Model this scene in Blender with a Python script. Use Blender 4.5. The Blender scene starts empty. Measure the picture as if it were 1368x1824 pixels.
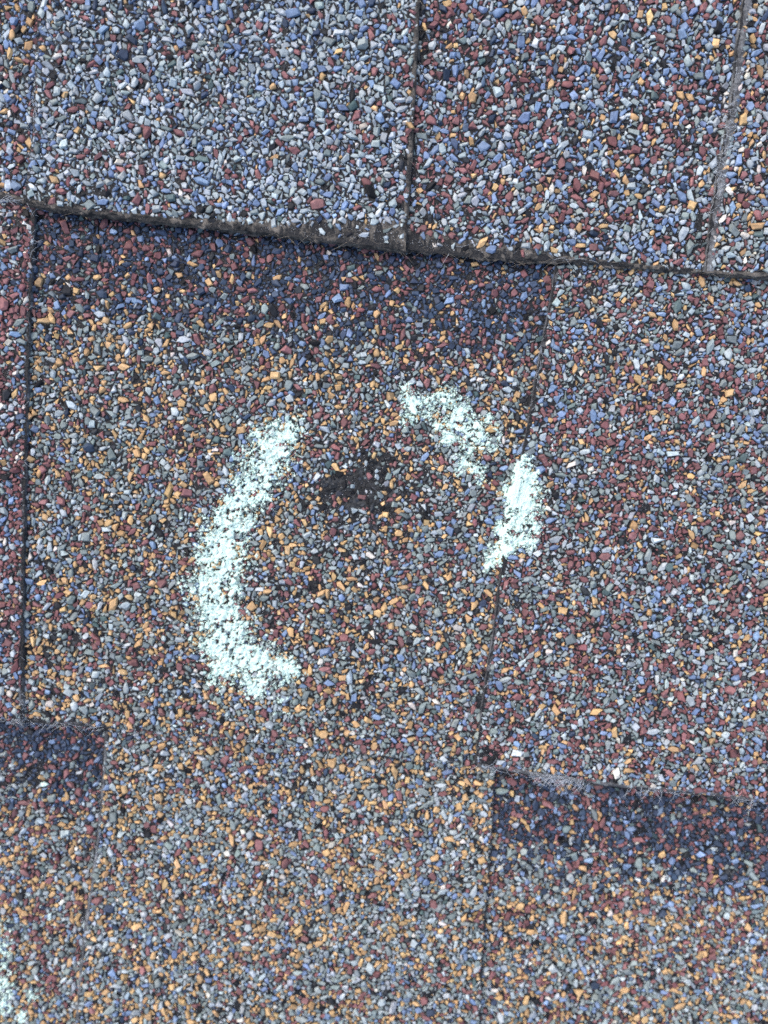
import bpy, bmesh, math, random
import numpy as np
from mathutils import Matrix, Vector

random.seed(11)
RNG = np.random.default_rng(11)
SC = bpy.context.scene
COL = SC.collection
MM = 0.001

# ------------------------------------------------------------------ camera
CAM_D = 0.222                       # metres above the roof surface
FOV_V = math.radians(65.0)
TILT = math.radians(6.5)            # lower edge of the frame is a little farther away
W_PX, H_PX = 1368.0, 1824.0
cd = bpy.data.cameras.new("camera")
cam = bpy.data.objects.new("camera", cd)
COL.objects.link(cam)
SC.camera = cam
cd.sensor_fit = 'VERTICAL'
cd.sensor_height = 36.0
cd.lens = 18.0 / math.tan(FOV_V / 2)
cd.clip_start = 0.01
cd.clip_end = 100.0
CAM_POS = np.array([0.0, CAM_D * math.tan(TILT), CAM_D])
cam.location = CAM_POS.tolist()
cam.rotation_euler = (-TILT, 0, 0)
cd.dof.use_dof = True
cd.dof.focus_distance = 0.213
cd.dof.aperture_fstop = 5.2
CAM_R = np.array(Matrix.Rotation(-TILT, 3, 'X'))

# ------------------------------------------------------------------ light
world = bpy.data.worlds.new("World")
SC.world = world
world.use_nodes = True
wn = world.node_tree
bg = wn.nodes["Background"]
sky = wn.nodes.new("ShaderNodeTexSky")
sky.sky_type = 'NISHITA'
sky.sun_disc = False
SUN_EL, SUN_AZ = math.radians(52), math.radians(-42)
sky.sun_elevation = SUN_EL
sky.sun_rotation = SUN_AZ
sky.air_density = 1.0
sky.dust_density = 3.2
wn.links.new(sky.outputs[0], bg.inputs[0])
bg.inputs[1].default_value = 0.15
sd = bpy.data.lights.new("sun", 'SUN')
sun = bpy.data.objects.new("sun", sd)
COL.objects.link(sun)
sd.energy = 0.8
sd.angle = math.radians(55)
sd.color = (1.0, 0.95, 0.88)
sdir = Vector((math.sin(SUN_AZ) * math.cos(SUN_EL), math.cos(SUN_AZ) * math.cos(SUN_EL), math.sin(SUN_EL)))
sun.rotation_euler = (-sdir).to_track_quat('-Z', 'Y').to_euler()
SC.view_settings.view_transform = 'Standard'
SC.view_settings.look = 'None'
SC.view_settings.gamma = 1.0
SC.view_settings.use_curve_mapping = False
SC.view_settings.exposure = 0.95
SC.render.engine = 'CYCLES'
SC.cycles.use_denoising = False
SC.cycles.max_bounces = 4
SC.cycles.diffuse_bounces = 3
SC.cycles.filter_width = 1.65


# ------------------------------------------------------------------ helpers
def hash2(ix, iy, seed):
    n = (ix.astype(np.int64) * 374761393 + iy.astype(np.int64) * 668265263 + seed * 974634777) & 0xffffffff
    n = ((n ^ (n >> 13)) * 1274126177) & 0xffffffff
    n = (n ^ (n >> 16)) & 0xffffffff
    return n / 4294967295.0


def vnoise(x, y, seed=0):
    x = np.asarray(x, float); y = np.asarray(y, float)
    ix = np.floor(x); iy = np.floor(y)
    fx = x - ix; fy = y - iy
    fx = fx * fx * (3 - 2 * fx); fy = fy * fy * (3 - 2 * fy)
    a = hash2(ix, iy, seed); b = hash2(ix + 1, iy, seed)
    c = hash2(ix, iy + 1, seed); d = hash2(ix + 1, iy + 1, seed)
    return (a * (1 - fx) + b * fx) * (1 - fy) + (c * (1 - fx) + d * fx) * fy


def fbm(x, y, seed=0, octv=4):
    s = 0; amp = 0.5; tot = 0
    for k in range(octv):
        s = s + amp * vnoise(np.asarray(x) * 2 ** k, np.asarray(y) * 2 ** k, seed + k * 17)
        tot += amp; amp *= 0.5
    return s / tot


def smooth(a, b, x):
    t = np.clip((np.asarray(x, float) - a) / (b - a), 0, 1)
    return t * t * (3 - 2 * t)


def ray(px, py):
    px = np.asarray(px, float); py = np.asarray(py, float)
    k = math.tan(FOV_V / 2) / (H_PX / 2)
    d = np.stack([(px - W_PX / 2) * k, -(py - H_PX / 2) * k, -np.ones_like(px)], -1)
    return d @ CAM_R.T


def hit(px, py, z):
    d = ray(px, py)
    t = (np.asarray(z, float) - CAM_POS[2]) / d[..., 2]
    return CAM_POS + d * t[..., None]


def topx(P):
    q = (np.asarray(P) - CAM_POS) @ CAM_R
    k = math.tan(FOV_V / 2) / (H_PX / 2)
    return q[..., 0] / -q[..., 2] / k + W_PX / 2, -q[..., 1] / -q[..., 2] / k + H_PX / 2


# every course is a slightly tilted sheet lying on the one below it
ROT = math.radians(5.6)
NRM = np.array([math.sin(ROT), math.cos(ROT)])       # up the roof
PLY = 1.6 * MM
STEP = 2 * PLY
C_TOP = float(hit(684., 436., 0.002)[:2] @ NRM)
C_BOT = float(hit(684., 1347., 0.003)[:2] @ NRM)
EXPO = C_TOP - C_BOT


def course_z(x, y, course, tab):
    c = np.asarray(x) * NRM[0] + np.asarray(y) * NRM[1]
    top = C_TOP + EXPO * course          # course: +1 upper, 0 middle, -1 lower
    return STEP * (top - c) / EXPO + (PLY if tab else 0.0)


def onto(px, py, course, tab):
    z = np.full(np.shape(px), 0.003)
    for _ in range(6):
        P = hit(px, py, z)
        z = course_z(P[..., 0], P[..., 1], course, tab)
    P[..., 2] = z
    return P


def new_obj(name, mesh, parent=None, mat=None):
    o = bpy.data.objects.new(name, mesh)
    COL.objects.link(o)
    if parent is not None:
        o.parent = parent
    if mat is not None:
        mesh.materials.append(mat)
    return o


def mesh_np(name, V, F, color=None, smoothf=None):
    """V (n,3), F (m,3) triangles or (m,4) quads -> mesh"""
    V = np.ascontiguousarray(V, dtype=np.float32); F = np.ascontiguousarray(F, dtype=np.int32)
    k = F.shape[1]
    m = bpy.data.meshes.new(name)
    m.vertices.add(len(V)); m.vertices.foreach_set("co", V.ravel())
    m.loops.add(F.size); m.loops.foreach_set("vertex_index", F.ravel())
    m.polygons.add(len(F))
    m.polygons.foreach_set("loop_start", np.arange(0, F.size, k, dtype=np.int32))
    m.polygons.foreach_set("loop_total", np.full(len(F), k, dtype=np.int32))
    if smoothf is not None:
        m.polygons.foreach_set("use_smooth", np.ascontiguousarray(smoothf, dtype=bool))
    m.update(calc_edges=True)
    if color is not None:
        a = m.attributes.new("Col", 'FLOAT_COLOR', 'POINT')
        c4 = np.ones((len(V), 4), dtype=np.float32); c4[:, :3] = color
        a.data.foreach_set("color", c4.ravel())
    return m


def lin(c):
    c = np.asarray(c, float) / 255.0
    return np.where(c <= 0.04045, c / 12.92, ((c + 0.055) / 1.055) ** 2.4)


# ------------------------------------------------------------------ materials
def base_mat(name):
    m = bpy.data.materials.new(name); m.use_nodes = True
    nt = m.node_tree
    return m, nt, nt.nodes["Principled BSDF"]


def N(nt, typ, **kw):
    n = nt.nodes.new(typ)
    for k, v in kw.items():
        if k in n.inputs:
            n.inputs[k].default_value = v
        else:
            setattr(n, k, v)
    return n


def mat_granule():
    m, nt, b = base_mat("ceramic_granule")
    at = N(nt, "ShaderNodeAttribute", attribute_name="Col")
    tc = N(nt, "ShaderNodeNewGeometry")
    n1 = N(nt, "ShaderNodeTexNoise", Scale=2600.0, Detail=3.0, Roughness=0.65)
    n2 = N(nt, "ShaderNodeTexNoise", Scale=900.0, Detail=2.0)
    for n in (n1, n2):
        nt.links.new(tc.outputs["Position"], n.inputs["Vector"])
    mr = N(nt, "ShaderNodeMapRange"); mr.inputs[1].default_value = 0.3; mr.inputs[2].default_value = 0.72
    mr.inputs[3].default_value = 0.72; mr.inputs[4].default_value = 1.2
    nt.links.new(n1.outputs[0], mr.inputs[0])
    mr2 = N(nt, "ShaderNodeMapRange"); mr2.inputs[1].default_value = 0.3; mr2.inputs[2].default_value = 0.7
    mr2.inputs[3].default_value = 0.82; mr2.inputs[4].default_value = 1.16
    nt.links.new(n2.outputs[0], mr2.inputs[0])
    mu = N(nt, "ShaderNodeMath", operation='MULTIPLY')
    nt.links.new(mr.outputs[0], mu.inputs[0]); nt.links.new(mr2.outputs[0], mu.inputs[1])
    vm = N(nt, "ShaderNodeVectorMath", operation='SCALE')
    nt.links.new(at.outputs["Color"], vm.inputs[0]); nt.links.new(mu.outputs[0], vm.inputs["Scale"])
    nt.links.new(vm.outputs[0], b.inputs["Base Color"])
    b.inputs["Roughness"].default_value = 0.62
    b.inputs["Specular IOR Level"].default_value = 0.22
    bp = N(nt, "ShaderNodeBump", Strength=0.35, Distance=0.0001)
    nt.links.new(n1.outputs[0], bp.inputs["Height"]); nt.links.new(bp.outputs[0], b.inputs["Normal"])
    return m


def mat_asphalt():
    m, nt, b = base_mat("bitumen")
    tc = N(nt, "ShaderNodeNewGeometry")
    n1 = N(nt, "ShaderNodeTexNoise", Scale=1500.0, Detail=4.0, Roughness=0.7)
    nt.links.new(tc.outputs["Position"], n1.inputs["Vector"])
    cr = N(nt, "ShaderNodeValToRGB")
    cr.color_ramp.elements[0].position = 0.35; cr.color_ramp.elements[0].color = (0.004, 0.0045, 0.006, 1)
    cr.color_ramp.elements[1].position = 0.75; cr.color_ramp.elements[1].color = (0.014, 0.015, 0.018, 1)
    nt.links.new(n1.outputs[0], cr.inputs[0]); nt.links.new(cr.outputs[0], b.inputs["Base Color"])
    b.inputs["Roughness"].default_value = 0.42
    b.inputs["Specular IOR Level"].default_value = 0.3
    bp = N(nt, "ShaderNodeBump", Strength=1.0, Distance=0.0004)
    nt.links.new(n1.outputs[0], bp.inputs["Height"]); nt.links.new(bp.outputs[0], b.inputs["Normal"])
    return m


def mat_mat_edge(name, c0, c1):
    m, nt, b = base_mat(name)
    tc = N(nt, "ShaderNodeNewGeometry")
    n1 = N(nt, "ShaderNodeTexNoise", Scale=900.0, Detail=5.0, Roughness=0.75)
    nt.links.new(tc.outputs["Position"], n1.inputs["Vector"])
    n2 = N(nt, "ShaderNodeTexNoise", Scale=260.0, Detail=3.0, Roughness=0.6)
    nt.links.new(tc.outputs["Position"], n2.inputs["Vector"])
    mx = N(nt, "ShaderNodeMath", operation='MULTIPLY_ADD'); mx.inputs[1].default_value = 0.5
    h2 = N(nt, "ShaderNodeMath", operation='MULTIPLY'); h2.inputs[1].default_value = 0.5
    nt.links.new(n2.outputs[0], h2.inputs[0]); nt.links.new(n1.outputs[0], mx.inputs[0]); nt.links.new(h2.outputs[0], mx.inputs[2])
    cr = N(nt, "ShaderNodeValToRGB")
    cr.color_ramp.elements[0].position = 0.44; cr.color_ramp.elements[0].color = (*c0, 1)
    cr.color_ramp.elements[1].position = 0.66; cr.color_ramp.elements[1].color = (*c1, 1)
    nt.links.new(mx.outputs[0], cr.inputs[0]); nt.links.new(cr.outputs[0], b.inputs["Base Color"])
    b.inputs["Roughness"].default_value = 0.8
    bp = N(nt, "ShaderNodeBump", Strength=1.0, Distance=0.0003)
    nt.links.new(n1.outputs[0], bp.inputs["Height"]); nt.links.new(bp.outputs[0], b.inputs["Normal"])
    return m


def mat_plain(name, col, rough=0.7, spec=0.4):
    m, nt, b = base_mat(name)
    tc = N(nt, "ShaderNodeNewGeometry")
    n1 = N(nt, "ShaderNodeTexNoise", Scale=1800.0, Detail=3.0)
    nt.links.new(tc.outputs["Position"], n1.inputs["Vector"])
    mr = N(nt, "ShaderNodeMapRange"); mr.inputs[1].default_value = 0.3; mr.inputs[2].default_value = 0.7
    mr.inputs[3].default_value = 0.8; mr.inputs[4].default_value = 1.08
    nt.links.new(n1.outputs[0], mr.inputs[0])
    vm = N(nt, "ShaderNodeVectorMath", operation='SCALE'); vm.inputs[0].default_value = col
    nt.links.new(mr.outputs[0], vm.inputs["Scale"]); nt.links.new(vm.outputs[0], b.inputs["Base Color"])
    b.inputs["Roughness"].default_value = rough; b.inputs["Specular IOR Level"].default_value = spec
    return m


def mat_chalk():
    m, nt, b = base_mat("mint_chalk")
    tc = N(nt, "ShaderNodeNewGeometry")
    n1 = N(nt, "ShaderNodeTexNoise", Scale=3500.0, Detail=4.0, Roughness=0.7)
    nt.links.new(tc.outputs["Position"], n1.inputs["Vector"])
    cr = N(nt, "ShaderNodeValToRGB")
    cr.color_ramp.elements[0].position = 0.3; cr.color_ramp.elements[0].color = (0.50, 0.66, 0.60, 1)
    cr.color_ramp.elements[1].position = 0.62; cr.color_ramp.elements[1].color = (0.62, 0.80, 0.72, 1)
    nt.links.new(n1.outputs[0], cr.inputs[0]); nt.links.new(cr.outputs[0], b.inputs["Base Color"])
    b.inputs["Roughness"].default_value = 0.95; b.inputs["Specular IOR Level"].default_value = 0.1
    bp = N(nt, "ShaderNodeBump", Strength=0.7, Distance=0.00015)
    nt.links.new(n1.outputs[0], bp.inputs["Height"]); nt.links.new(bp.outputs[0], b.inputs["Normal"])
    return m


def mat_far_granules():
    m, nt, b = base_mat("granule_surface")
    tc = N(nt, "ShaderNodeNewGeometry")
    v = N(nt, "ShaderNodeTexVoronoi", Scale=760.0)
    nt.links.new(tc.outputs["Position"], v.inputs["Vector"])
    sp = N(nt, "ShaderNodeSeparateColor"); nt.links.new(v.outputs["Color"], sp.inputs[0])
    cr = N(nt, "ShaderNodeValToRGB"); cr.color_ramp.interpolation = 'CONSTANT'
    e = cr.color_ramp.elements
    e[0].position = 0; e[0].color = (*lin((140, 150, 156)), 1)
    e[1].position = 0.28; e[1].color = (*lin((108, 122, 130)), 1)
    for p, c in ((0.5, (112, 72, 70)), (0.74, (192, 148, 92)), (0.88, (104, 126, 170)), (0.97, (205, 202, 188))):
        k = e.new(p); k.color = (*lin(c), 1)
    nt.links.new(sp.outputs[0], cr.inputs[0])
    gap = N(nt, "ShaderNodeMapRange"); gap.inputs[1].default_value = 0.42; gap.inputs[2].default_value = 0.62
    gap.inputs[3].default_value = 0.8; gap.inputs[4].default_value = 0.06
    nt.links.new(v.outputs["Distance"], gap.inputs[0])
    gm = N(nt, "ShaderNodeVectorMath", operation='SCALE')
    nt.links.new(cr.outputs[0], gm.inputs[0]); nt.links.new(gap.outputs[0], gm.inputs["Scale"])
    nt.links.new(gm.outputs[0], b.inputs["Base Color"])
    b.inputs["Roughness"].default_value = 0.7
    inv = N(nt, "ShaderNodeMath", operation='MULTIPLY'); inv.inputs[1].default_value = -1.0
    nt.links.new(v.outputs["Distance"], inv.inputs[0])
    bp = N(nt, "ShaderNodeBump", Strength=1.0, Distance=0.0008)
    nt.links.new(inv.outputs[0], bp.inputs["Height"]); nt.links.new(bp.outputs[0], b.inputs["Normal"])
    return m


M_GRAN = mat_granule()
M_ASPH = mat_asphalt()
M_LIP = mat_mat_edge("torn_mat_edge", (0.012, 0.012, 0.012), (0.20, 0.178, 0.15))
M_RIM = mat_mat_edge("cut_mat_edge", (0.02, 0.021, 0.024), (0.17, 0.175, 0.19))
M_RIM2 = mat_mat_edge("pale_mat_edge", (0.035, 0.037, 0.041), (0.23, 0.24, 0.25))
M_FIB_B = mat_plain("brown_glass_fibre", (0.26, 0.23, 0.19), 0.5)
M_FIB_W = mat_plain("white_glass_fibre", (0.55, 0.6, 0.66), 0.4)
M_SPECK = mat_plain("dust_and_glints", (0.62, 0.65, 0.68), 0.4, 0.6)  # pale colour also stands in for sky glints on the bitumen
M_CHALK = mat_chalk()
M_FAR = mat_far_granules()

# ------------------------------------------------------------------ layout, traced as points on the shingles
TOP_E = [(-170, 336), (0, 352), (60, 368), (200, 386), (330, 400), (450, 412), (560, 426), (640, 436), (720, 444),
         (850, 458), (930, 463), (985, 465), (1100, 473), (1255, 487), (1368, 495), (1540, 510)]
TOP_M = [(-170, 6), (60, 9), (200, 7), (330, 9), (450, 17), (540, 28), (640, 40), (720, 44), (760, 32), (850, 24),
         (900, 20), (950, 24), (1000, 8), (1100, 5), (1255, 4), (1368, 7), (1540, 7)]
BOT_E = [(-170, 1270), (0, 1284), (60, 1288), (180, 1297), (300, 1302), (420, 1318), (520, 1330), (700, 1350),
         (845, 1366), (900, 1373), (960, 1384), (1060, 1398), (1180, 1410), (1280, 1420), (1368, 1432), (1540, 1446)]
SEAM_A = [(74, -190), (68, 0), (64, 100), (58, 230), (50, 300), (44, 365)]
SEAM_B = [(753, -190), (748, 0), (742, 120), (736, 250), (731, 330), (722, 444)]
SEAM_C = [(1348, -190), (1325, 0), (1312, 90), (1303, 180), (1285, 280), (1268, 380), (1255, 487)]
SEAM_D = [(64, 300), (60, 420), (54, 520), (50, 640), (46, 800), (42, 1000), (40, 1150), (40, 1287)]
SEAM_E = [(1000, 400), (988, 490), (982, 528), (960, 645), (953, 683), (947, 722), (938, 772), (930, 807), (912, 880),
          (903, 950), (896, 1008), (888, 1052), (878, 1130), (862, 1230), (846, 1366)]
SEAM_F = [(192, 1230), (186, 1310), (182, 1380), (176, 1450), (165, 1550), (150, 1650), (142, 1720), (134, 1824), (122, 2010)]
SEAM_G = [(886, 1310), (880, 1400), (876, 1500), (868, 1600), (860, 1700), (855, 1824), (846, 2010)]
X0, X1, Y0, Y1 = -110, 1478, -120, 1944


def interp_y(poly, x):
    p = np.array(poly, float); return np.interp(x, p[:, 0], p[:, 1])


def interp_x(poly, y):
    p = np.array(poly, float); return np.interp(y, p[:, 1], p[:, 0])


def wob(n, seed, amp):
    t = np.arange(n) * 0.55
    return (fbm(t, t * 0 + seed, seed, 3) - 0.5) * 2 * amp


def bounded(seamL, seamR, topf, botf, offL=0, offR=0, step=6, seed=0, amp=2.0):
    """closed outline (photo-traced) between two seams, an upper and a lower edge; off > 0 grows outwards"""
    def side(seam, x, off, yt, yb):
        ys = np.arange(yt, yb, step)
        xs = np.full(len(ys), float(x)) if seam is None else interp_x(seam, ys) + off
        return np.stack([xs + wob(len(ys), seed + 3, amp), ys], 1)
    xl = lambda y: (X0 if seamL is None else interp_x(seamL, y) - offL)
    xr = lambda y: (X1 if seamR is None else interp_x(seamR, y) + offR)
    # corners by a few fixed point steps
    def corner(fx, fy):
        x, y = fx(900.0), 0.0
        for _ in range(8):
            y = float(fy(x)); x = float(fx(y))
        return x, y
    tl, tr, bl, br = corner(xl, topf), corner(xr, topf), corner(xl, botf), corner(xr, botf)
    tx = np.arange(tl[0], tr[0], step); top = np.stack([tx, topf(tx) + wob(len(tx), seed + 5, amp)], 1)
    bx = np.arange(br[0], bl[0], -step); bot = np.stack([bx, botf(bx) + wob(len(bx), seed + 7, amp)], 1)
    R = side(seamR, X1, offR, tr[1], br[1]) if seamR is not None else np.array([[X1, tr[1]]])
    L = side(seamL, X0, -offL, tl[1], bl[1])[::-1] if seamL is not None else np.array([[X0, bl[1]]])
    return np.concatenate([top, R, bot, L])


cst = lambda v: (lambda x: np.zeros_like(np.asarray(x, float)) + v)
E_TOP = lambda x: interp_y(TOP_E, x)
E_TOPM = lambda x: interp_y(TOP_E, x) - np.minimum(interp_y(TOP_M, x), 7.0)
E_TOPU = lambda x: interp_y(TOP_E, x) - 34.0          # runs on under the upper course
E_BOT = lambda x: interp_y(BOT_E, x)
E_BOTM = lambda x: interp_y(BOT_E, x) + 1.5 - 6.0 * (1 - smooth(170, 215, x))
E_BOT2 = lambda x: interp_y(BOT_E, x) - 3.0 - 6.0 * np.exp(-((np.asarray(x) - 1005.) / 45.) ** 2)
E_BOTU = lambda x: interp_y(BOT_E, x) - 34.0

#            course tab  slab outline(args)                                granule outline
PIECES = {
    'S0': (1, 0, (None, SEAM_A, cst(Y0), E_TOP, 0, 14), (None, SEAM_A, cst(Y0), E_TOPM, 0, 8)),
    'S1': (1, 1, (SEAM_A, SEAM_B, cst(Y0), E_TOP, 0, 0), (SEAM_A, SEAM_B, cst(Y0), E_TOPM, -2, -4)),
    'S2': (1, 0, (SEAM_B, SEAM_C, cst(Y0), E_TOP, 14, 14), (SEAM_B, SEAM_C, cst(Y0), E_TOPM, 8, 10)),
    'S3': (1, 1, (SEAM_C, None, cst(Y0), E_TOP, 0, 0), (SEAM_C, None, cst(Y0), E_TOPM, -9, 0)),
    'M0': (0, 1, (None, SEAM_D, E_TOPU, E_BOT, 0, 0), (None, SEAM_D, E_TOPU, E_BOTM, 0, -3)),
    'M1': (0, 0, (SEAM_D, SEAM_E, E_TOPU, E_BOT, 14, 14), (SEAM_D, SEAM_E, E_TOPU, E_BOTM, 8, 8)),
    'M2': (0, 1, (SEAM_E, None, E_TOPU, E_BOT, 0, 0), (SEAM_E, None, E_TOPU, E_BOT2, -4, 0)),
    'L0': (-1, 0, (None, SEAM_F, E_BOTU, cst(Y1), 0, 14), (None, SEAM_F, E_BOTU, cst(Y1), 0, 8)),
    'L1': (-1, 1, (SEAM_F, SEAM_G, E_BOTU, cst(Y1), 0, 0), (SEAM_F, SEAM_G, E_BOTU, cst(Y1), -4, -1)),
    'L2': (-1, 0, (SEAM_G, None, E_BOTU, cst(Y1), 14, 0), (SEAM_G, None, E_BOTU, cst(Y1), 8, 0)),
}
LABELS = {
    'S0': 'narrow mixed blue and tan shingle piece in the top left corner',
    'S1': 'raised pale grey shingle tab with frayed lower edge at top left',
    'S2': 'shingle base of mixed rust and grey granules between two raised tabs at top',
    'S3': 'narrow raised shingle tab in the top right corner with whitish fibrous edge',
    'M0': 'narrow raised rust red shingle tab along the left edge of the photo',
    'M1': 'wide tan and grey shingle with the dark bruise and a dark blue upper band',
    'M2': 'raised shingle tab of rust and grey granules at the right of the bruise',
    'L0': 'shingle base with a small dark blue upper band in the lower left corner',
    'L1': 'raised tan and grey shingle tab at the bottom centre',
    'L2': 'shingle base with a broad dark blue upper band in the lower right corner',
}
# ------------------------------------------------------------------ granule colours
KIND = ['grey', 'slate', 'blue', 'navy', 'rust', 'tan', 'cream', 'green', 'tar']
KCOL = np.stack([lin(c) for c in ((176, 184, 186), (142, 152, 150), (128, 150, 180), (44, 57, 78), (120, 80, 82),
                                  (204, 168, 120), (222, 216, 204), (74, 94, 96), (16, 17, 20))])
KCOL2 = np.stack([lin(c) for c in ((154, 168, 176), (116, 130, 132), (110, 131, 164), (66, 82, 106), (138, 96, 96),
                                   (184, 150, 108), (200, 194, 186), (92, 110, 110), (62, 65, 70))])
SHADOW = np.array([.01, .05, .09, .49, .28, .05, .004, .02, .02])  # granule mix of the dark blue band printed on the base ply
PAL = {
    'S0': [.20, .15, .20, .10, .19, .12, .02, .02, 0], 'S1': [.56, .09, .20, .01, .10, .02, .01, .01, 0],
    'S2': [.30, .10, .23, .03, .26, .06, .01, .01, 0], 'S3': [.32, .12, .14, .02, .24, .11, .04, .01, 0],
    'M0': [.15, .08, .15, .03, .51, .05, .03, 0, 0], 'M1': [.17, .31, .08, .01, .18, .23, .01, .02, 0],
    'M2': [.22, .21, .14, .01, .29, .10, .01, .02, 0], 'L0': [.16, .28, .09, .02, .20, .23, .01, .01, 0],
    'L1': [.23, .29, .08, .01, .12, .25, .01, .01, 0], 'L2': [.18, .30, .08, .02, .18, .22, .01, .01, 0],
}
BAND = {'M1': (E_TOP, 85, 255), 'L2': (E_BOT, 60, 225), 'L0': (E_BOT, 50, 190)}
BRUISE = (645, 876, 62, 46)
# thin granule cover: (x, y, half width, half height, strength)
BARE = [(560, 1042, 26, 16, .9), (490, 1085, 45, 50, .35), (640, 1205, 30, 70, .5), (680, 775, 60, 25, .35), (745, 860, 40, 60, .45),
        (560, 880, 50, 40, .45), (690, 950, 60, 40, .3), (325, 1215, 40, 40, .5), (135, 1128, 55, 22, .65), (290, 940, 40, 20, .4),
        (66, 1376, 26, 34, .7), (150, 1628, 9, 20, 1.), (945, 715, 14, 14, .9), (1110, 180, 35, 25, .6), (985, 205, 25, 25, .4),
        (1148, 905, 14, 12, 1.), (1090, 620, 16, 14, .8), (1150, 712, 10, 8, .9), (935, 890, 16, 40, .8), (1255, 90, 16, 60, .35),
        (1245, 410, 9, 40, 1.), (735, 300, 14, 90, .85), (752, 60, 12, 90, .6), (870, 1345, 18, 22, .9), (745, 1362, 60, 10, .5),
        (920, 1290, 30, 30, .4), (85, 140, 18, 60, .5), (175, 130, 22, 16, .5), (600, 640, 40, 40, .3), (150, 345, 90, 10, .6),
        (400, 375, 120, 12, .5), (850, 430, 100, 14, .5), (1000, 460, 60, 12, .7), (640, 1260, 40, 40, .35), (1275, 1140, 30, 20, .5),
        (1160, 1100, 25, 16, .5), (1000, 1010, 20, 40, .35), (860, 1240, 12, 60, .6), (1000, 1760, 80, 40, .12), (640, 800, 120, 80, .36), (640, 690, 80, 90, .22), (650, 1150, 80, 120, .42), (640, 960, 120, 60, .42), (500, 1075, 55, 60, .45), (770, 620, 120, 60, .3), (620, 660, 30, 70, .35)]


def bare_amount(px, py):
    a = np.zeros_like(px)
    for (x, y, rx, ry, s) in BARE:
        d = np.hypot((px - x) / rx, (py - y) / ry)
        a = np.maximum(a, s * (1 - smooth(0.6, 1.25, d)))
    n = fbm(px / 28., py / 28., 41, 3)
    lipd = py - (E_TOP(px) - interp_y(TOP_M, px) + (fbm(px / 20., py * 0, 43, 2) - .5) * 22)
    lip = .94 * smooth(-6, 5, lipd) * (py < E_TOP(px)) * (lipd < 80)
    a = a * (0.55 + 0.9 * n)
    a = np.maximum(a, smooth(0.69, 0.84, n) * 0.8)
    fleck = fbm(px / 13., py / 13., 47, 2)
    a = np.maximum(a, smooth(.60, .76, fleck) * .72)
    a = np.maximum(a, lip)
    return a


# ------------------------------------------------------------------ stone shapes
def make_templates(n, sides, seed):
    """broken mineral chips: an angular outline, a flat or ridged top, a blunt underside"""
    r = random.Random(seed); out = []
    for _ in range(n):
        k = r.choice(sides)
        ph = r.uniform(0, 6.28)
        ang = [ph + (q + r.uniform(-.33, .33)) * 2 * math.pi / k for q in range(k)]
        rad = [r.uniform(.80, 1.15) * (1.12 if k < 5 else 1.0) for q in range(k)]
        inset = r.uniform(.6, .85); sx, sy = r.uniform(-.3, .3), r.uniform(-.3, .3); th = r.uniform(.65, .95)
        P = []
        for a_, q in zip(ang, rad):
            P.append(Vector((math.cos(a_) * q, math.sin(a_) * q, r.uniform(-.25, .3))))
            f = inset * r.uniform(.8, 1.12)
            x, y = math.cos(a_) * q * f, math.sin(a_) * q * f
            P.append(Vector((x, y, th + sx * x + sy * y + r.uniform(-.10, .10))))
        for q in range(3):
            a_ = ph + q * 2.09; P.append(Vector((math.cos(a_) * .6, math.sin(a_) * .6, -.9)))
        bm = bmesh.new()
        for v in P: bm.verts.new(v)
        g = bmesh.ops.convex_hull(bm, input=bm.verts)
        bmesh.ops.delete(bm, geom=list({e for e in g["geom_interior"] + g["geom_unused"] if isinstance(e, bmesh.types.BMVert)}), context='VERTS')
        bmesh.ops.triangulate(bm, faces=bm.faces)
        bmesh.ops.recalc_face_normals(bm, faces=bm.faces)
        bm.verts.ensure_lookup_table(); bm.verts.index_update()
        V = np.array([v.co[:] for v in bm.verts]); F = np.array([[v.index for v in f.verts] for f in bm.faces])
        bm.free(); out.append((V, F))
    return out


TPL = make_templates(60, (3, 4, 4, 5, 5, 6, 6), 5)


def make_chips(n, sides, seed):
    """small chips half sunk in the bitumen: only what stands out of it"""
    r = random.Random(seed); out = []
    for _ in range(n):
        k = r.choice(sides); ph = r.uniform(0, 6.28)
        ang = [ph + (q + r.uniform(-.33, .33)) * 2 * math.pi / k for q in range(k)]
        rad = [r.uniform(.82, 1.15) * (1.1 if k < 5 else 1.0) for q in range(k)]
        f = r.uniform(.55, .88); sx, sy = r.uniform(-.45, .45), r.uniform(-.45, .45); th = r.uniform(.6, .95)
        V = [(math.cos(a_) * q, math.sin(a_) * q, -.55) for a_, q in zip(ang, rad)]
        for a_, q in zip(ang, rad):
            g = f * r.uniform(.8, 1.15); x, y = math.cos(a_) * q * g, math.sin(a_) * q * g
            V.append((x, y, th + sx * x + sy * y + r.uniform(-.12, .12)))
        F = []
        for q in range(k):
            q2 = (q + 1) % k
            F += [(q, q2, k + q2), (q, k + q2, k + q)]
        F += [(k, k + q, k + q + 1) for q in range(1, k - 1)]
        out.append((np.array(V), np.array(F)))
    return out


TPL_SMALL = make_chips(40, (3, 4, 4, 5, 5), 9)


def raster_poly(P, x0, y0, nx, ny, cell):
    """even-odd fill of polygon P (world xy) on a grid of cell centres"""
    cnt = np.zeros((ny, nx), bool)
    xs = x0 + (np.arange(nx) + .5) * cell
    n = len(P)
    for j in range(ny):
        y = y0 + (j + .5) * cell
        a = P; b = np.roll(P, -1, 0)
        m = (a[:, 1] > y) != (b[:, 1] > y)
        if not m.any(): continue
        xi = np.sort(a[m, 0] + (y - a[m, 1]) / (b[m, 1] - a[m, 1]) * (b[m, 0] - a[m, 0]))
        idx = np.searchsorted(xi, xs)
        cnt[j] = (idx % 2) == 1
    return cnt


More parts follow.
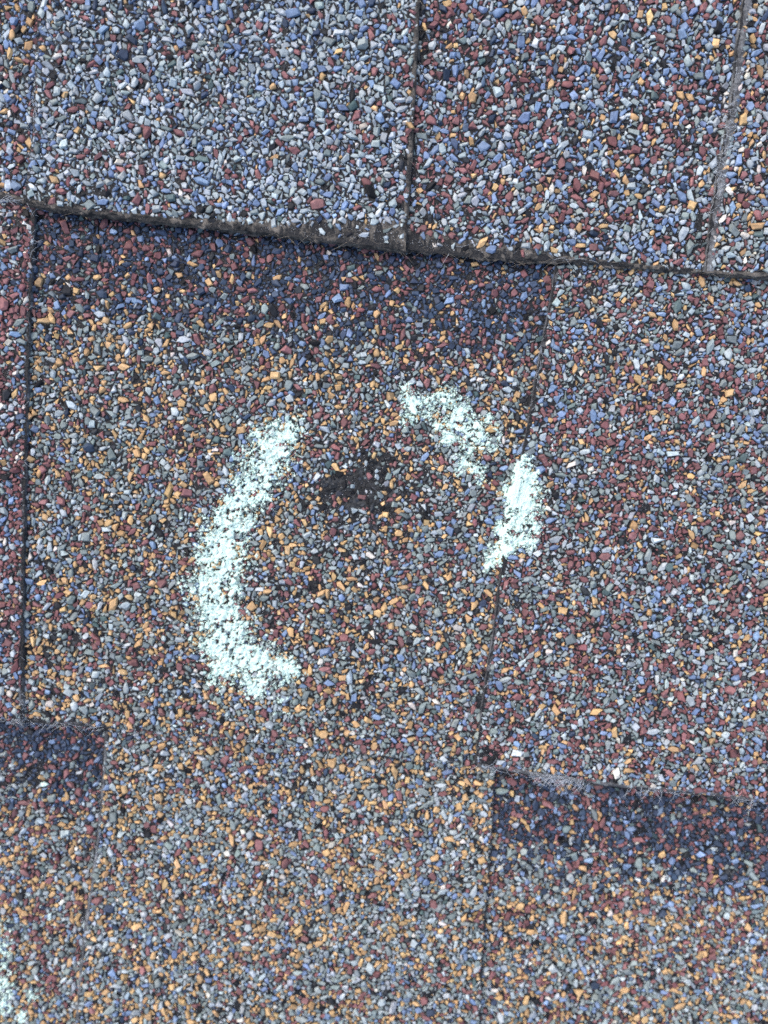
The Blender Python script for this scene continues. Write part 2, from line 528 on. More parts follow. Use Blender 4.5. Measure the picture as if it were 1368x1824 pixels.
CELL = 0.10 * MM
CLASSES = [  # mean radius mm, spread, number per mm2, box test fraction
    (1.35, .12, .006, .60), (1.10, .10, .035, .58), (0.90, .08, .105, .56), (0.73, .07, .20, .55), (0.58, .06, .28, .54),
    (0.45, .045, .36, .54), (0.34, .03, .34, .54), (0.26, .03, .10, .5)]


def pack(outline_xy, to_px, seed, gs):
    """drop stones of falling size into the free room; returns x, y, a, b, yaw"""
    rng = np.random.default_rng(seed); rr = random.Random(seed)
    x0, y0 = outline_xy.min(0); x1, y1 = outline_xy.max(0)
    nx, ny = int((x1 - x0) / CELL) + 1, int((y1 - y0) / CELL) + 1
    inside = raster_poly(outline_xy, x0, y0, nx, ny, CELL)
    area = inside.sum() * 0.01
    occ = ~inside
    res = []
    for ci, (r, sp, dens, frac) in enumerate(CLASSES):
        r, sp, dens = r * gs, sp * gs, dens / gs ** 2
        h = max(1, int(r * frac / 0.1))
        I = np.zeros((ny + 1, nx + 1), np.int32)
        I[1:, 1:] = occ.astype(np.int32).cumsum(0).cumsum(1)
        ok = np.zeros((ny, nx), bool)
        if ny <= 2 * h + 1 or nx <= 2 * h + 1: continue
        s = I[2 * h + 1:, 2 * h + 1:] - I[:-2 * h - 1, 2 * h + 1:] - I[2 * h + 1:, :-2 * h - 1] + I[:-2 * h - 1, :-2 * h - 1]
        ok[h:ny - h, h:nx - h] = s == 0
        cand = np.flatnonzero(ok)
        if not len(cand): continue
        want = int(area * dens)
        cand = rng.permutation(cand)[:want * 14 + 50]
        cj, ci_ = cand // nx, cand % nx
        cx = x0 + (ci_ + .5) * CELL; cy = y0 + (cj + .5) * CELL
        px, py = to_px(cx, cy)
        keep = hash2(np.floor(cx / (.62 * MM)), np.floor(cy / (.62 * MM)), 5) > bare_amount(px, py)
        br = np.hypot((px - BRUISE[0]) / BRUISE[2], (py - BRUISE[1]) / BRUISE[3])
        brn = br + (fbm(px / 20., py / 20., 77, 3) - .5) * 2.0
        hh = hash2(np.floor(cx / (.7 * MM)), np.floor(cy / (.7 * MM)), 15)
        keep &= ~((brn < .95) & ((hh < .66 - .2 * smooth(.3, .95, brn)) | (r > 1.0))) & ~((brn < 2.5) & (hh < .45 - .12 * brn))
        placed = 0
        for j, i, x, y in zip(cj[keep].tolist(), ci_[keep].tolist(), cx[keep].tolist(), cy[keep].tolist()):
            if placed >= want: break
            if occ[j, i]: continue
            rad = max(.17, rr.gauss(r, sp)); asp = rr.uniform(1.0, 2.3) ** .5
            a, b = rad * asp, rad / asp; yaw = rr.uniform(0, math.pi)
            ca, sa = math.cos(yaw), math.sin(yaw)
            # probe the footprint
            bad = 0
            for (u, v) in ((.8, 0), (-.8, 0), (0, .8), (0, -.8), (.55, .55), (-.55, .55), (.55, -.55), (-.55, -.55)):
                dx, dy = u * a, v * b
                jj = j + int(round((dx * sa + dy * ca) * 10)); ii = i + int(round((dx * ca - dy * sa) * 10))
                if jj < 0 or ii < 0 or jj >= ny or ii >= nx or occ[jj, ii]:
                    bad += 1
                    if bad > 1: break
            if bad > 1: continue
            m = int(a * 10) + 1
            ja, jb, ia, ib = max(0, j - m), min(ny, j + m + 1), max(0, i - m), min(nx, i + m + 1)
            yy, xx = np.ogrid[ja - j:jb - j, ia - i:ib - i]
            U = (xx * ca + yy * sa) / (a * 8.9); V = (-xx * sa + yy * ca) / (b * 8.9)
            occ[ja:jb, ia:ib] |= (U * U + V * V) < 1
            res.append((x, y, a, b, yaw)); placed += 1
    free = np.flatnonzero(~occ)
    fr = rng.choice(free, size=min(len(free), int(area * .28)), replace=False) if len(free) else free
    return np.array(res), np.stack([x0 + (fr % nx + .5) * CELL, y0 + (fr // nx + .5) * CELL], 1)


# ------------------------------------------------------------------ the roof
# a broad sheet of stepped courses carries the shingles and goes on outside the frame
rv, rf = [], []
for k in range(-6, 7):
    ct, cb = C_TOP + EXPO * k, C_TOP + EXPO * (k - 1)
    zt, zb = -1.3 * MM, STEP - 1.3 * MM
    if k == -6 + 0: pass
    d = np.array([NRM[1], -NRM[0]])
    n = len(rv)
    for c, z in ((ct, zt), (cb, zb), (cb, zb - 2.0 * MM), (ct, zt - 4 * MM)):
        for s in (-1.0, 1.0):
            p = NRM * c + d * s
            rv.append((p[0], p[1], z))
    rf += [(n, n + 2, n + 3, n + 1), (n + 2, n + 4, n + 5, n + 3), (n + 4, n + 6, n + 7, n + 5)]
roof = new_obj("shingle_roof", mesh_np("shingle_roof", np.array(rv), np.array(rf)), None, M_FAR)
roof["label"] = "asphalt shingle roof covered in grey, blue, rust and tan mineral granules"
roof["category"] = "roof"

SHING = {}
STONES = []      # dicts of arrays per piece
for pi, (key, (course, tab, slab_a, gran_a)) in enumerate(PIECES.items()):
    # slab of bitumen and glass mat
    o2 = bounded(*slab_a, seed=pi * 31, amp=2.2)
    P = onto(o2[:, 0], o2[:, 1], course, tab)
    thick = (2 * PLY if tab else PLY) - (0.05 + 0.013 * pi) * MM
    bm = bmesh.new()
    up = [bm.verts.new(p) for p in P]
    lo = [bm.verts.new((p[0], p[1], p[2] - thick)) for p in P]
    n = len(up)
    ft = bm.faces.new(up); fb = bm.faces.new(lo[::-1])
    for i in range(n):
        bm.faces.new((up[i], lo[i], lo[(i + 1) % n], up[(i + 1) % n])).material_index = 1
    bmesh.ops.triangulate(bm, faces=[ft, fb])
    bmesh.ops.recalc_face_normals(bm, faces=bm.faces)
    me = bpy.data.meshes.new("shingle"); bm.to_mesh(me); bm.free()
    sh = new_obj("shingle", me, roof, M_ASPH)
    me.materials.append(M_LIP if course == 1 else M_RIM)
    sh["label"] = LABELS[key]
    SHING[key] = sh
    # granules
    g2 = bounded(*gran_a, seed=pi * 31 + 900, amp=6.5)
    G = onto(g2[:, 0], g2[:, 1], course, tab)
    tp = lambda x, y, c=course, t=tab: topx(np.stack([x, y, course_z(x, y, c, t)], -1))
    st, specks = pack(G[:, :2], tp, 100 + pi, {1: 1.13, 0: 1.05, -1: 1.04}[course])
    m = len(st)
    rng = np.random.default_rng(500 + pi)
    x, y, a, b, yaw = st.T
    px, py = tp(x, y)
    # colours
    w = np.tile(np.array(PAL[key]), (m, 1))
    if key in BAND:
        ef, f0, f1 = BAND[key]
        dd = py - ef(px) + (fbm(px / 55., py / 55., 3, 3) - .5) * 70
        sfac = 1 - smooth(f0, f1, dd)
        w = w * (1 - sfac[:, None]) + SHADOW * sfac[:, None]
    nz = [fbm(px / 70. + 9 * k, py / 70., 60 + k, 2) for k in range(3)]
    w[:, 4] *= .35 + 1.3 * nz[0]; w[:, 5] *= .35 + 1.3 * nz[1]; w[:, 2] *= .4 + 1.2 * nz[2]
    if key == 'S1':
        w[:, 4] *= 1 + 1.2 * smooth(560, 740, px); w[:, 3] += .10 * smooth(150, -20, py)
    br = np.hypot((px - BRUISE[0]) / BRUISE[2], (py - BRUISE[1]) / BRUISE[3])
    w[:, 8] += 3.0 * (1 - smooth(.3, 1.3, br + (fbm(px / 20., py / 20., 77, 3) - .5) * 2.0))
    w[:, 8] += .25 * (bare_amount(px, py) > .45)
    w /= w.sum(1, keepdims=True)
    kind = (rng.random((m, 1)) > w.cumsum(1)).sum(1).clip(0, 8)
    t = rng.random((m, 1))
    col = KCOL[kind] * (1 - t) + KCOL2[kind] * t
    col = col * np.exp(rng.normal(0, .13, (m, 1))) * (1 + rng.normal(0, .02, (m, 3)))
    col = col * (1 - .22 * rng.random((m, 1)) * (kind != 8)[:, None]) + lin((128, 128, 128)) * (.22 * rng.random((m, 1)) * (kind != 8)[:, None] * .5)
    # heights: bigger stones stand proud, fillers sit low
    r = np.sqrt(a * b)
    c = r * rng.uniform(.40, .70, m)
    z = course_z(x, y, course, tab) + (c * rng.uniform(.10, .60, m) - .05) * MM
    z[kind == 8] -= .15 * c[kind == 8] * MM
    STONES.append(dict(key=key, x=x, y=y, z=z, a=a, b=b, c=c, yaw=yaw, col=col.clip(.004, .95), r=r, px=px, py=py, kind=kind, specks=specks,
                       tx=rng.normal(0, .27, m), ty=rng.normal(0, .27, m),
                       tpl=np.where(r > .95, rng.integers(0, len(TPL), m), 100 + rng.integers(0, len(TPL_SMALL), m)),
                       sm=rng.random(m) < .08))


def rotmats(yaw, tx, ty):
    cz, sz = np.cos(yaw), np.sin(yaw); cx, sx = np.cos(tx), np.sin(tx); cy, sy = np.cos(ty), np.sin(ty)
    o = np.ones_like(yaw); zz = np.zeros_like(yaw)
    Rz = np.stack([cz, -sz, zz, sz, cz, zz, zz, zz, o], -1).reshape(-1, 3, 3)
    Rx = np.stack([o, zz, zz, zz, cx, -sx, zz, sx, cx], -1).reshape(-1, 3, 3)
    Ry = np.stack([cy, zz, sy, zz, o, zz, -sy, zz, cy], -1).reshape(-1, 3, 3)
    return Rx @ Ry @ Rz


# the three hundred granules that show largest are objects of their own
allr = np.concatenate([np.where((s['px'] > 5) & (s['px'] < 1363) & (s['py'] > 5) & (s['py'] < 1819) & (s['kind'] != 8)
                                & (s['py'] > 0), s['r'], 0) for s in STONES])
cut = np.sort(allr)[-300]
HTRI, HRND = [], []        # triangles of all granules, for the chalk to lie on
for s in STONES:
    m = len(s['x'])
    R = rotmats(s['yaw'], s['tx'], s['ty'])
    S = np.stack([s['a'], s['b'], s['c']], -1) * MM
    A = R * S[:, None, :]
    cen = np.stack([s['x'], s['y'], s['z']], -1)
    big = (s['r'] >= cut) & (s['px'] > 5) & (s['px'] < 1363) & (s['py'] > 5) & (s['py'] < 1819) & (s['kind'] != 8)
    VV, FF, CC, SM = [], [], [], []
    off = 0
    nearc = ((s['px'] > 320) & (s['px'] < 560) & (s['py'] > 720) & (s['py'] < 1310)) | \
            ((s['px'] > 690) & (s['px'] < 990) & (s['py'] > 650) & (s['py'] < 1050)) | ((s['px'] < 130) & (s['py'] > 1600))
    for t in np.unique(s['tpl']):
        tv, tf = TPL[t] if t < 100 else TPL_SMALL[t - 100]
        idx = np.flatnonzero(s['tpl'] == t)
        V = np.einsum('nij,vj->nvi', A[idx], tv) + cen[idx][:, None, :]
        nc = nearc[idx]
        if nc.any():
            HTRI.append(V[nc][:, tf].reshape(-1, 3, 3))
            HRND.append(np.repeat(RNG.random(int(nc.sum())), len(tf)))
        lone = big[idx]
        for q in np.flatnonzero(lone):
            i = idx[q]
            me = mesh_np("granule", V[q] - cen[i], tf, s['col'][i], np.full(len(tf), s['sm'][i]))
            g = new_obj("granule", me, SHING[s['key']], M_GRAN)
            g.location = cen[i].tolist()
        V = V[~lone]; ii = idx[~lone]; k = len(ii)
        if not k: continue
        F = (tf[None] + (np.arange(k) * len(tv))[:, None, None] + off).reshape(-1, 3)
        VV.append(V.reshape(-1, 3)); FF.append(F); CC.append(np.repeat(s['col'][ii], len(tv), 0)); SM.append(np.repeat(s['sm'][ii], len(tf)))
        off += k * len(tv)
    g = new_obj("granule_coat", mesh_np("granule_coat", np.concatenate(VV), np.concatenate(FF), np.concatenate(CC), np.concatenate(SM)),
                SHING[s['key']], M_GRAN)
    g["kind"] = "stuff"
    # specks between granules: mineral dust, and sky glints on bitumen made as pale grains
    d = s['specks']; course, tab = PIECES[s['key']][:2]
    k = len(d); rng = np.random.default_rng(len(d))
    r = rng.uniform(.05, .11, k) * MM
    r *= np.where(rng.random(k) < .12, 1.7, 1)
    octa = np.array([(1, 0, 0), (-1, 0, 0), (0, 1, 0), (0, -1, 0), (0, 0, 1), (0, 0, -1)], float)
    of = np.array([(0, 2, 4), (2, 1, 4), (1, 3, 4), (3, 0, 4), (2, 0, 5), (1, 2, 5), (3, 1, 5), (0, 3, 5)])
    cz = course_z(d[:, 0], d[:, 1], course, tab) + r * .5 + rng.uniform(0, .25, k) * MM
    Rm = rotmats(rng.uniform(0, 6, k), rng.uniform(0, 6, k), rng.uniform(0, 6, k))
    V = np.einsum('nij,vj->nvi', Rm * r[:, None, None], octa * (1.3, .9, .7)) + np.stack([d[:, 0], d[:, 1], cz], -1)[:, None]
    F = (of[None] + (np.arange(k) * 6)[:, None, None]).reshape(-1, 3)
    du = new_obj("dust_and_glints", mesh_np("dust_and_glints", V.reshape(-1, 3), F), SHING[s['key']], M_SPECK)
    du["kind"] = "stuff"
HTRI = np.concatenate(HTRI); HRND = np.concatenate(HRND)


# ------------------------------------------------------------------ the bruise: bared, lumpy bitumen
gx, gy = np.meshgrid(np.linspace(BRUISE[0] - 115, BRUISE[0] + 115, 180), np.linspace(BRUISE[1] - 90, BRUISE[1] + 90, 150))
bp_ = onto(gx, gy, 0, 0)
brn = np.hypot((gx - BRUISE[0]) / BRUISE[2], (gy - BRUISE[1]) / BRUISE[3]) + (fbm(gx / 20., gy / 20., 77, 3) - .5) * 2.0
lump = np.abs(fbm(gx / 11., gy / 11., 91, 2) - .5) * 3
lump2 = fbm(gx / 2.6, gy / 2.6, 97, 2) - .5
bp_[..., 2] += np.where(brn < 1.5, (.04 + .42 * np.clip(1 - lump, 0, 1) ** 1.5 + .34 * lump2) * (1 - smooth(.35, 1.05, brn)) - .10, -.4) * MM
ii_ = np.arange(gx.size).reshape(gx.shape)
bf = np.stack([ii_[:-1, :-1], ii_[1:, :-1], ii_[1:, 1:], ii_[:-1, 1:]], -1).reshape(-1, 4)
M_BARE = mat_mat_edge("scuffed_bitumen", (0.003, 0.0033, 0.004), (0.055, 0.06, 0.065))
ba = new_obj("bare_bitumen", mesh_np("bare_bitumen", bp_.reshape(-1, 3), bf, None, np.ones(len(bf), bool)), SHING['M1'], M_BARE)
ba["label"] = "black bruise of bared bitumen where granules are missing"


# ------------------------------------------------------------------ torn and cut edges
def resample(P, step):
    d = np.r_[0, np.cumsum(np.linalg.norm(np.diff(P, axis=0), axis=1))]
    s = np.arange(0, d[-1], step)
    return np.stack([np.interp(s, d, P[:, k]) for k in range(P.shape[1])], 1)


def edge_strip(key, poly, inner, lo, hi, axis, mat, seed, rough=.22, drop=None, name="frayed_edge"):
    """rounded, lumpy margin that runs from the granules over the rim and down the side.
    poly: traced rim, inner(x or y): margin in photo pixels (signed along the other axis)"""
    course, tab = PIECES[key][:2]
    p = resample(np.array(poly, float), 2.5)
    t = p[:, 0] if axis == 'x' else p[:, 1]
    p = p[(t > lo) & (t < hi)]; t = t[(t > lo) & (t < hi)]
    q = p.copy()
    mg = inner(t)
    if axis == 'x': q[:, 1] -= mg
    else: q[:, 0] -= mg
    Pin = onto(q[:, 0], q[:, 1], course, tab); Pout = onto(p[:, 0], p[:, 1], course, tab)
    out = Pout - Pin; out[:, 2] = 0
    ln = np.linalg.norm(out, axis=1, keepdims=True); un = out / np.maximum(ln, 1e-9)
    thick = drop if drop else (2 * PLY if tab else PLY)
    rows = []
    n = len(p); ar = np.arange(n)
    e0 = .06 if mat is M_LIP else (.16 if mat is M_RIM2 else -.04)
    prof = [(-.2, -.25), (0.0, e0), (.25, e0 + .04), (.5, e0 + .02), (.75, e0 - .04), (.93, -.12), (1.0, -.35)]
    for k, (f, h) in enumerate(prof):
        w = Pin + out * f
        w[:, 2] += h * MM
        rows.append(w)
    for k, f in enumerate((.3, .55, .8, 1.0)):
        w = Pout + un * (.12 * MM); w[:, 2] = Pout[:, 2] - thick * f
        rows.append(w)
    R = np.array(rows)                                   # (k, n, 3)
    K = len(rows)
    kk = np.arange(K)[:, None] * np.ones(n)
    nz = fbm(ar[None] * .45 + kk * 0, kk * .9 + seed, seed, 3) - .5
    nz2 = fbm(ar[None] * .11 + kk * 0, kk * .5 + seed, seed + 5, 2) - .5
    R[:, :, 2] += (nz * rough * 1.8 + nz2 * rough) * MM * np.where(kk == 0, 0, 1)
    R[:, :, :2] += (un[None, :, :2] * ((nz * 1.6 + nz2 * 2.6) * rough * MM * (kk >= 4))[..., None])
    F = []
    idx = np.arange(K * n).reshape(K, n)
    F = np.stack([idx[:-1, :-1], idx[1:, :-1], idx[1:, 1:], idx[:-1, 1:]], -1).reshape(-1, 4)
    V = R.reshape(-1, 3)
    o = new_obj(name, mesh_np(name, V, F, None, np.ones(len(F), bool)), SHING[key], mat)
    return R


def fibres(key, R, count, mat, seed, lmin=1.5, lmax=5.0, rad=.045, rows=(2, 8), along=.75, lift=.5, weight=None):
    """loose glass strands combed along a torn edge"""
    rng = np.random.default_rng(seed)
    K, n, _ = R.shape
    V, F = [], []
    prob = None
    if weight is not None:
        prob = weight / weight.sum()
    for q in range(count):
        i = int(rng.choice(n, p=prob)); k = int(rng.integers(rows[0], min(rows[1], K)))
        p = R[k, i].copy() + (0, 0, .08 * MM)
        tg = R[k, min(n - 1, i + 3)] - R[k, max(0, i - 3)]; tg /= max(1e-9, np.linalg.norm(tg))
        ou = R[6, i] - R[1, i]; ou[2] = 0; ou /= max(1e-9, np.linalg.norm(ou))
        d = tg * rng.choice((-1, 1)) * along + ou * rng.normal(.15, 1 - along + .25) + np.array([0, 0, rng.normal(.05, .25)])
        d /= np.linalg.norm(d)
        L = rng.uniform(lmin, lmax) * MM; seg = 5
        bend = rng.normal(0, .3, 3); bend[2] = -abs(bend[2]) * .4
        r = rad * MM * rng.uniform(.6, 1.2)
        base = len(V)
        for s_ in range(seg + 1):
            f = s_ / seg
            c = p + d * L * f + bend * L * f * f * .4 + np.array([0, 0, math.sin(f * math.pi) * lift * L * .12])
            e1 = np.cross(d, (0, 0, 1.0)); e1 /= max(1e-9, np.linalg.norm(e1)); e2 = np.cross(d, e1)
            rr_ = r * (1 - .5 * f)
            for a_ in range(3):
                an = a_ * 2.094
                V.append(c + (e1 * math.cos(an) + e2 * math.sin(an)) * rr_)
        for s_ in range(seg):
            for a_ in range(3):
                b0 = base + s_ * 3
                F.append((b0 + a_, b0 + (a_ + 1) % 3, b0 + 3 + (a_ + 1) % 3, b0 + 3 + a_))
    o = new_obj("glass_fibres", mesh_np("glass_fibres", np.array(V), np.array(F)), SHING[key], mat)
    o["kind"] = "stuff"


def wt(R, spots, base=.15):
    px, py = topx(R[5])
    w = np.full(len(px), base)
    for (x, y, s, g) in spots:
        w += g * np.exp(-(((px - x) ** 2 + (py - y) ** 2) / (s * s)))
    return w


topm = lambda x: interp_y(TOP_M, x) + 2
RS0 = edge_strip('S0', TOP_E, topm, -160, 44, 'x', M_LIP, 1)
RS1 = edge_strip('S1', TOP_E, topm, 44, 724, 'x', M_LIP, 2, rough=.68)
RS2 = edge_strip('S2', TOP_E, topm, 716, 1258, 'x', M_LIP, 3, rough=.68)
RS3 = edge_strip('S3', TOP_E, topm, 1254, 1525, 'x', M_LIP, 4)
RA = edge_strip('S1', SEAM_A, cst(-7.), -170, 362, 'y', M_RIM, 5, rough=.18)
RB = edge_strip('S1', SEAM_B, cst(8.), -170, 440, 'y', M_LIP, 6, rough=.22)
RC = edge_strip('S3', SEAM_C, cst(-15.), -115, 484, 'y', M_RIM2, 7, rough=.25)
RD = edge_strip('M0', SEAM_D, cst(7.), 330, 1284, 'y', M_RIM, 8, rough=.2)
RE = edge_strip('M2', SEAM_E, cst(-7.), 430, 1362, 'y', M_RIM, 9, rough=.22)
RF = edge_strip('L1', SEAM_F, cst(-6.), 1300, 1935, 'y', M_RIM2, 10, rough=.18)
RG = edge_strip('L1', SEAM_G, cst(4.), 1350, 1995, 'y', M_RIM, 11, rough=.15)
botm = cst(7.)
RM0 = edge_strip('M0', BOT_E, botm, -160, 38, 'x', M_RIM, 12, rough=.2)
RM1 = edge_strip('M1', BOT_E, botm, 42, 848, 'x', M_RIM, 13, rough=.2)
RM2 = edge_strip('M2', BOT_E, botm, 848, 1470, 'x', M_RIM2, 14, rough=.25)

fibres('S0', RS0, 30, M_FIB_W, 1, weight=wt(RS0, [(25, 350, 30, 2)]))
fibres('S1', RS1, 50, M_FIB_B, 2, rows=(4, 9), rad=.04, weight=wt(RS1, [(600, 430, 60, 2), (700, 440, 40, 2), (480, 415, 60, 1)]))
fibres('S2', RS2, 50, M_FIB_B, 3, rows=(4, 9), rad=.04, weight=wt(RS2, [(800, 455, 80, 2), (940, 462, 60, 2)]))
fibres('S2', RS2, 14, M_FIB_W, 23, weight=wt(RS2, [(800, 455, 25, 2), (1060, 470, 60, 1), (990, 465, 30, 1)], .02))
fibres('S3', RS3, 20, M_FIB_B, 4)
fibres('S1', RA, 40, M_FIB_W, 5, lmax=3, weight=wt(RA, [(62, 200, 60, 2)]))
fibres('S1', RB, 12, M_FIB_B, 6, lmax=3)
fibres('S3', RC, 200, M_FIB_W, 7, lmin=.8, lmax=3, along=.35, weight=wt(RC, [(1280, 300, 60, 3), (1295, 220, 40, 2)], .25))
fibres('M0', RD, 90, M_FIB_W, 8, lmin=.8, lmax=2.5, along=.4, weight=wt(RD, [(56, 440, 30, 2), (40, 1265, 25, 3)], .1))
fibres('M2', RE, 60, M_FIB_W, 9, lmin=.6, lmax=2.2, weight=wt(RE, [(955, 640, 80, 2)], .2))
fibres('L1', RF, 30, M_FIB_W, 10, lmax=3)
fibres('M0', RM0, 60, M_FIB_W, 11, lmax=3, weight=wt(RM0, [(30, 1280, 18, 2)]))
fibres('M1', RM1, 90, M_FIB_W, 12, lmax=4, weight=wt(RM1, [(120, 1295, 60, 2), (300, 1302, 30, .6), (800, 1362, 40, .6)], .08))
fibres('M2', RM2, 240, M_FIB_W, 13, lmin=1.5, lmax=5, along=.6, rad=.05, weight=wt(RM2, [(1005, 1390, 30, 6), (970, 1385, 25, 3), (1180, 1410, 50, 1.2), (1330, 1428, 50, 1), (870, 1370, 20, 1.5)], .1))

# ------------------------------------------------------------------ chalk
CH = {
    'left': ([(512, 752, 18), (505, 768, 30), (490, 795, 38), (470, 830, 40), (447, 868, 38), (470, 860, 22), (425, 900, 27), (415, 930, 32),
              (435, 925, 20), (402, 968, 42), (380, 995, 34), (402, 1010, 40), (380, 1050, 42), (400, 1060, 32), (388, 1092, 40), (408, 1125, 38),
              (385, 1150, 32), (425, 1165, 42), (460, 1185, 40), (490, 1185, 28), (515, 1192, 22), (400, 1190, 26), (460, 1222, 22), (503, 1255, 8),
              (510, 1275, 6)], (300, 720, 580, 1310)),
    'upper': ([(722, 688, 9), (728, 708, 16), (740, 725, 20), (722, 745, 10), (765, 738, 14), (795, 712, 22), (812, 735, 22), (815, 752, 26), (845, 755, 20),
               (782, 765, 14), (800, 782, 17), (838, 778, 20), (885, 765, 11), (825, 822, 15), (845, 835, 12), (815, 840, 10), (862, 800, 10), (890, 785, 8), (762, 712, 9), (870, 742, 10), (856, 782, 13), (835, 802, 12), (880, 805, 8), (850, 850, 8)],
              (680, 650, 910, 880)),
    'blob': ([(934, 812, 8), (933, 832, 12), (932, 852, 21), (915, 870, 20), (940, 870, 22), (920, 888, 25), (938, 900, 22), (930, 925, 19), (942, 938, 20),
              (920, 960, 20), (905, 975, 15), (940, 965, 14), (893, 940, 12), (875, 995, 15), (890, 985, 10), (865, 1008, 8), (900, 930, 10)], (850, 780, 985, 1050)),
    'corner': ([(-30, 1660, 40), (-8, 1645, 22), (6, 1690, 14), (8, 1720, 10), (-5, 1740, 25), (10, 1765, 17), (18, 1795, 12), (25, 1735, 8), (60, 1775, 12), (35, 1810, 12),
                (-25, 1790, 35)], (-90, 1600, 130, 1860)),
}
CHL = {'left': 'long pale mint chalk arc curving down the left side of the dark bruise',
       'upper': 'thin broken pale mint chalk smudge above and right of the dark bruise',
       'blob': 'compact pale mint chalk blob lying across the seam right of the bruise',
       'corner': 'pale mint chalk smudge at the left edge of the photo near the bottom'}
FAINT = {'left': .0, 'upper': -.07, 'blob': .06, 'corner': -.20}


def box(A, r, ax):
    P = np.pad(A, [(r + 1, r) if k == ax else (0, 0) for k in (0, 1)], mode='edge').cumsum(ax)
    n = A.shape[ax]
    hi = np.take(P, np.arange(2 * r + 1, n + 2 * r + 1), ax); lo = np.take(P, np.arange(0, n), ax)
    return (hi - lo) / (2 * r + 1)


def maxf(A, r):
    B = A.copy()
    for ax in (0, 1):
        C_ = B.copy()
        for k in range(-r, r + 1):
            C_ = np.maximum(C_, np.roll(B, k, ax))
        B = C_
    return B


def surf_z(px, py, X, Y):
    """height of whichever shingle shows at this place"""
    right = px > interp_x(SEAM_E, py)
    left = px < interp_x(SEAM_D, py)
    z = np.where(right | left, course_z(X, Y, 0, 1), course_z(X, Y, 0, 0))
    low = py > interp_y(BOT_E, px)
    return np.where(low, course_z(X, Y, -1, 0), z)


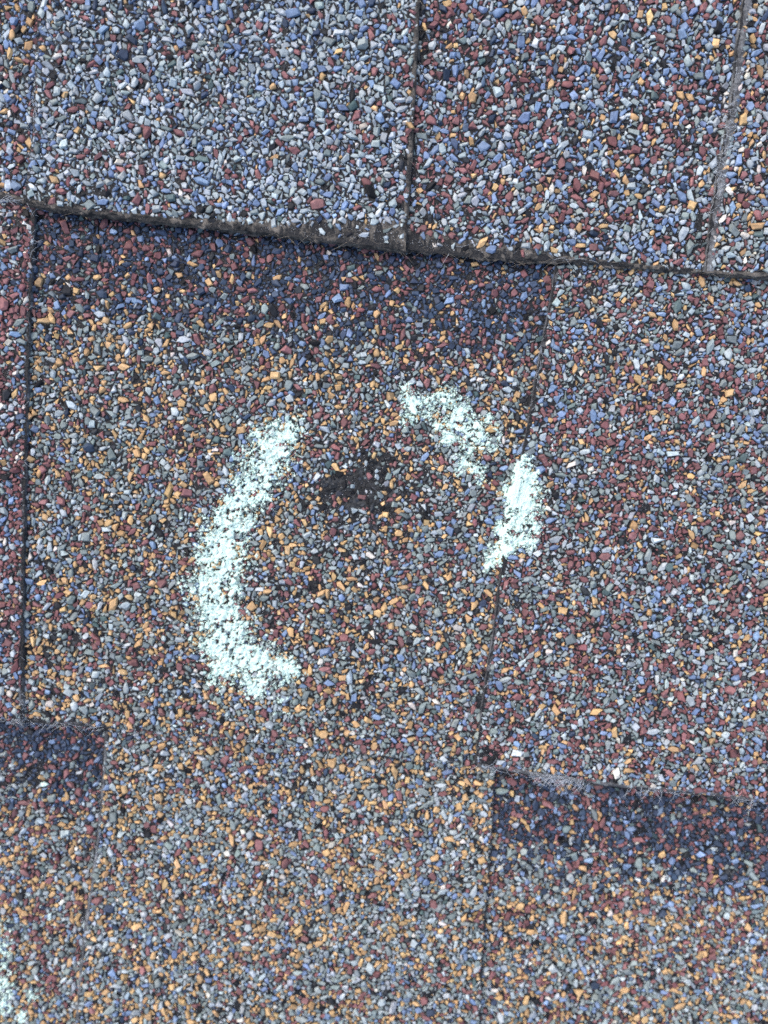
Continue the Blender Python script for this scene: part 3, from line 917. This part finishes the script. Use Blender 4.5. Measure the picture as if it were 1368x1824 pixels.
for ck, (discs, (bx0, by0, bx1, by1)) in CH.items():
    course = -1 if ck == 'corner' else 0
    Q = onto(np.array([bx0, bx1, bx0, bx1], float), np.array([by0, by0, by1, by1], float), course, 0)
    cs = 0.13 * MM
    x0, y0 = Q[:, 0].min(), Q[:, 1].min(); nx = int((Q[:, 0].max() - x0) / cs); ny = int((Q[:, 1].max() - y0) / cs)
    X, Y = np.meshgrid(x0 + np.arange(nx) * cs, y0 + np.arange(ny) * cs)
    zz = course_z(X, Y, course, 0)
    px, py = topx(np.stack([X, Y, zz], -1))
    Hm = surf_z(px, py, X, Y)
    T = HTRI
    sel = (T[:, :, 0].max(1) > x0) & (T[:, :, 0].min(1) < x0 + nx * cs) & (T[:, :, 1].max(1) > y0) & (T[:, :, 1].min(1) < y0 + ny * cs)
    T = T[sel]; U = HRND[sel]
    nr = (T[:, 1, 0] - T[:, 0, 0]) * (T[:, 2, 1] - T[:, 0, 1]) - (T[:, 1, 1] - T[:, 0, 1]) * (T[:, 2, 0] - T[:, 0, 0])
    U = U[nr > 1e-12]; T = T[nr > 1e-12]
    Rn = np.full(Hm.shape, .3)
    if ck == 'blob':
        sd_ = px - interp_x(SEAM_E, py)
        Hm = np.where((sd_ > -9) & (sd_ < 9), course_z(X, Y, 0, 1) + (.45 - .09 * np.maximum(0, -sd_)) * MM, Hm)
    for tri, uu in zip(T, U.tolist()):
        (ax_, ay_, az_), (bx_, by_, bz_), (cx_, cy_, cz_) = tri.tolist()
        i0 = max(0, int((min(ax_, bx_, cx_) - x0) / cs)); i1 = min(nx - 1, int((max(ax_, bx_, cx_) - x0) / cs) + 1)
        j0 = max(0, int((min(ay_, by_, cy_) - y0) / cs)); j1 = min(ny - 1, int((max(ay_, by_, cy_) - y0) / cs) + 1)
        if i1 < i0 or j1 < j0: continue
        gx = x0 + np.arange(i0, i1 + 1) * cs; gy = (y0 + np.arange(j0, j1 + 1) * cs)[:, None]
        den = (by_ - cy_) * (ax_ - cx_) + (cx_ - bx_) * (ay_ - cy_)
        w0 = ((by_ - cy_) * (gx - cx_) + (cx_ - bx_) * (gy - cy_)) / den
        w1 = ((cy_ - ay_) * (gx - cx_) + (ax_ - cx_) * (gy - cy_)) / den
        w2 = 1 - w0 - w1
        ok = (w0 >= 0) & (w1 >= 0) & (w2 >= 0)
        zt = np.where(ok, w0 * az_ + w1 * bz_ + w2 * cz_, -1)
        sub = Hm[j0:j1 + 1, i0:i1 + 1]
        Rn[j0:j1 + 1, i0:i1 + 1][zt > sub] = uu
        np.maximum(sub, zt, out=sub)
    # how much chalk was rubbed on here
    warp = (fbm(px / 22., py / 22., 5, 3) - .5) * 22; warp2 = (fbm(px / 22., py / 22., 15, 3) - .5) * 22
    am = np.full(px.shape, -1.0)
    for (dx, dy, dr) in discs:
        d = np.hypot(px + warp - dx, py + warp2 - dy) / (dr * 1.10)
        am = np.maximum(am, 1 - d)
    am = np.clip(am * 1.5, -.8, 1)
    M1 = box(box(maxf(Hm, 3), 4, 0), 4, 1)
    rel = (Hm - M1) / (0.42 * MM)                        # 0 on the tops, about -2 in the gaps
    nzz = fbm(px / 9., py / 9., 25, 3) - .5
    nf = fbm(px / 3.2, py / 3.2, 35, 2) - .5
    score = am * 1.2 + rel * .36 + nzz * 3.0 + nf * 2.0 + FAINT[ck] * 2.2 + .10 + (Rn - .5) * .8
    mask = score > 0.28
    # solid where rubbed hardest: the gaps are filled
    fill = np.where(score > .38, M1 + (-.34 + nzz * .5) * MM, -1)
    Cz = np.maximum(Hm + .03 * MM, fill) + (nf * .16 + .03 + (hash2(np.floor(X / cs + .5), np.floor(Y / cs + .5), 3) - .5) * .07) * MM
    ring = maxf(mask.astype(float), 1) > .5
    Z = np.where(mask, Cz, Hm - .25 * MM)
    idx = -np.ones(ring.shape, int); idx[ring] = np.arange(ring.sum())
    q = ring[:-1, :-1] & ring[1:, :-1] & ring[1:, 1:] & ring[:-1, 1:]
    F = np.stack([idx[:-1, :-1][q], idx[:-1, 1:][q], idx[1:, 1:][q], idx[1:, :-1][q]], -1)
    V = np.stack([X[ring], Y[ring], Z[ring]], -1)
    ch = new_obj("chalk_mark", mesh_np("chalk_mark", V, F, None, np.ones(len(F), bool)), None, M_CHALK)
    ch["label"] = CHL[ck]; ch["category"] = "chalk mark"; ch["group"] = "chalk marks on the shingles"
    # crumbs scattered round it
    rng = np.random.default_rng(70 + len(discs))
    pr = np.clip(am + .75, 0, 1.2) ** 2 * (am < .75) + 1e-5
    k = {'left': 3600, 'upper': 2300, 'blob': 1500, 'corner': 1100}[ck]
    ci = rng.choice(pr.size, size=k, p=(pr / pr.sum()).ravel())
    cx_, cy_ = X.ravel()[ci], Y.ravel()[ci]; cz_ = Hm.ravel()[ci]
    r = np.exp(rng.normal(math.log(.13), .5, k)).clip(.05, .55) * MM
    Rm = rotmats(rng.uniform(0, 6, k), rng.uniform(0, 6, k), rng.uniform(0, 6, k))
    tv, tf = TPL_SMALL[3]
    V = np.einsum('nij,vj->nvi', Rm * r[:, None, None], tv) + np.stack([cx_, cy_, cz_ + r * .35], -1)[:, None]
    F = (tf[None] + (np.arange(k) * len(tv))[:, None, None]).reshape(-1, 3)
    cr_ = new_obj("chalk_crumbs", mesh_np("chalk_crumbs", V.reshape(-1, 3), F), ch, M_CHALK)
    cr_["kind"] = "stuff"

# a single crumb of chalk on the dark band at the lower left
tv, tf = TPL[7]
p = onto(np.array([82.]), np.array([1394.]), -1, 0)[0]
cb = new_obj("chalk_crumb", mesh_np("chalk_crumb", tv * (1.35 * MM, .85 * MM, .7 * MM), tf, None, np.ones(len(tf), bool)), None, M_CHALK)
cb.location = (p[0], p[1], p[2] + 1.1 * MM)
cb["label"] = "single pale mint crumb of chalk on the dark blue band at lower left"
cb["category"] = "chalk crumb"
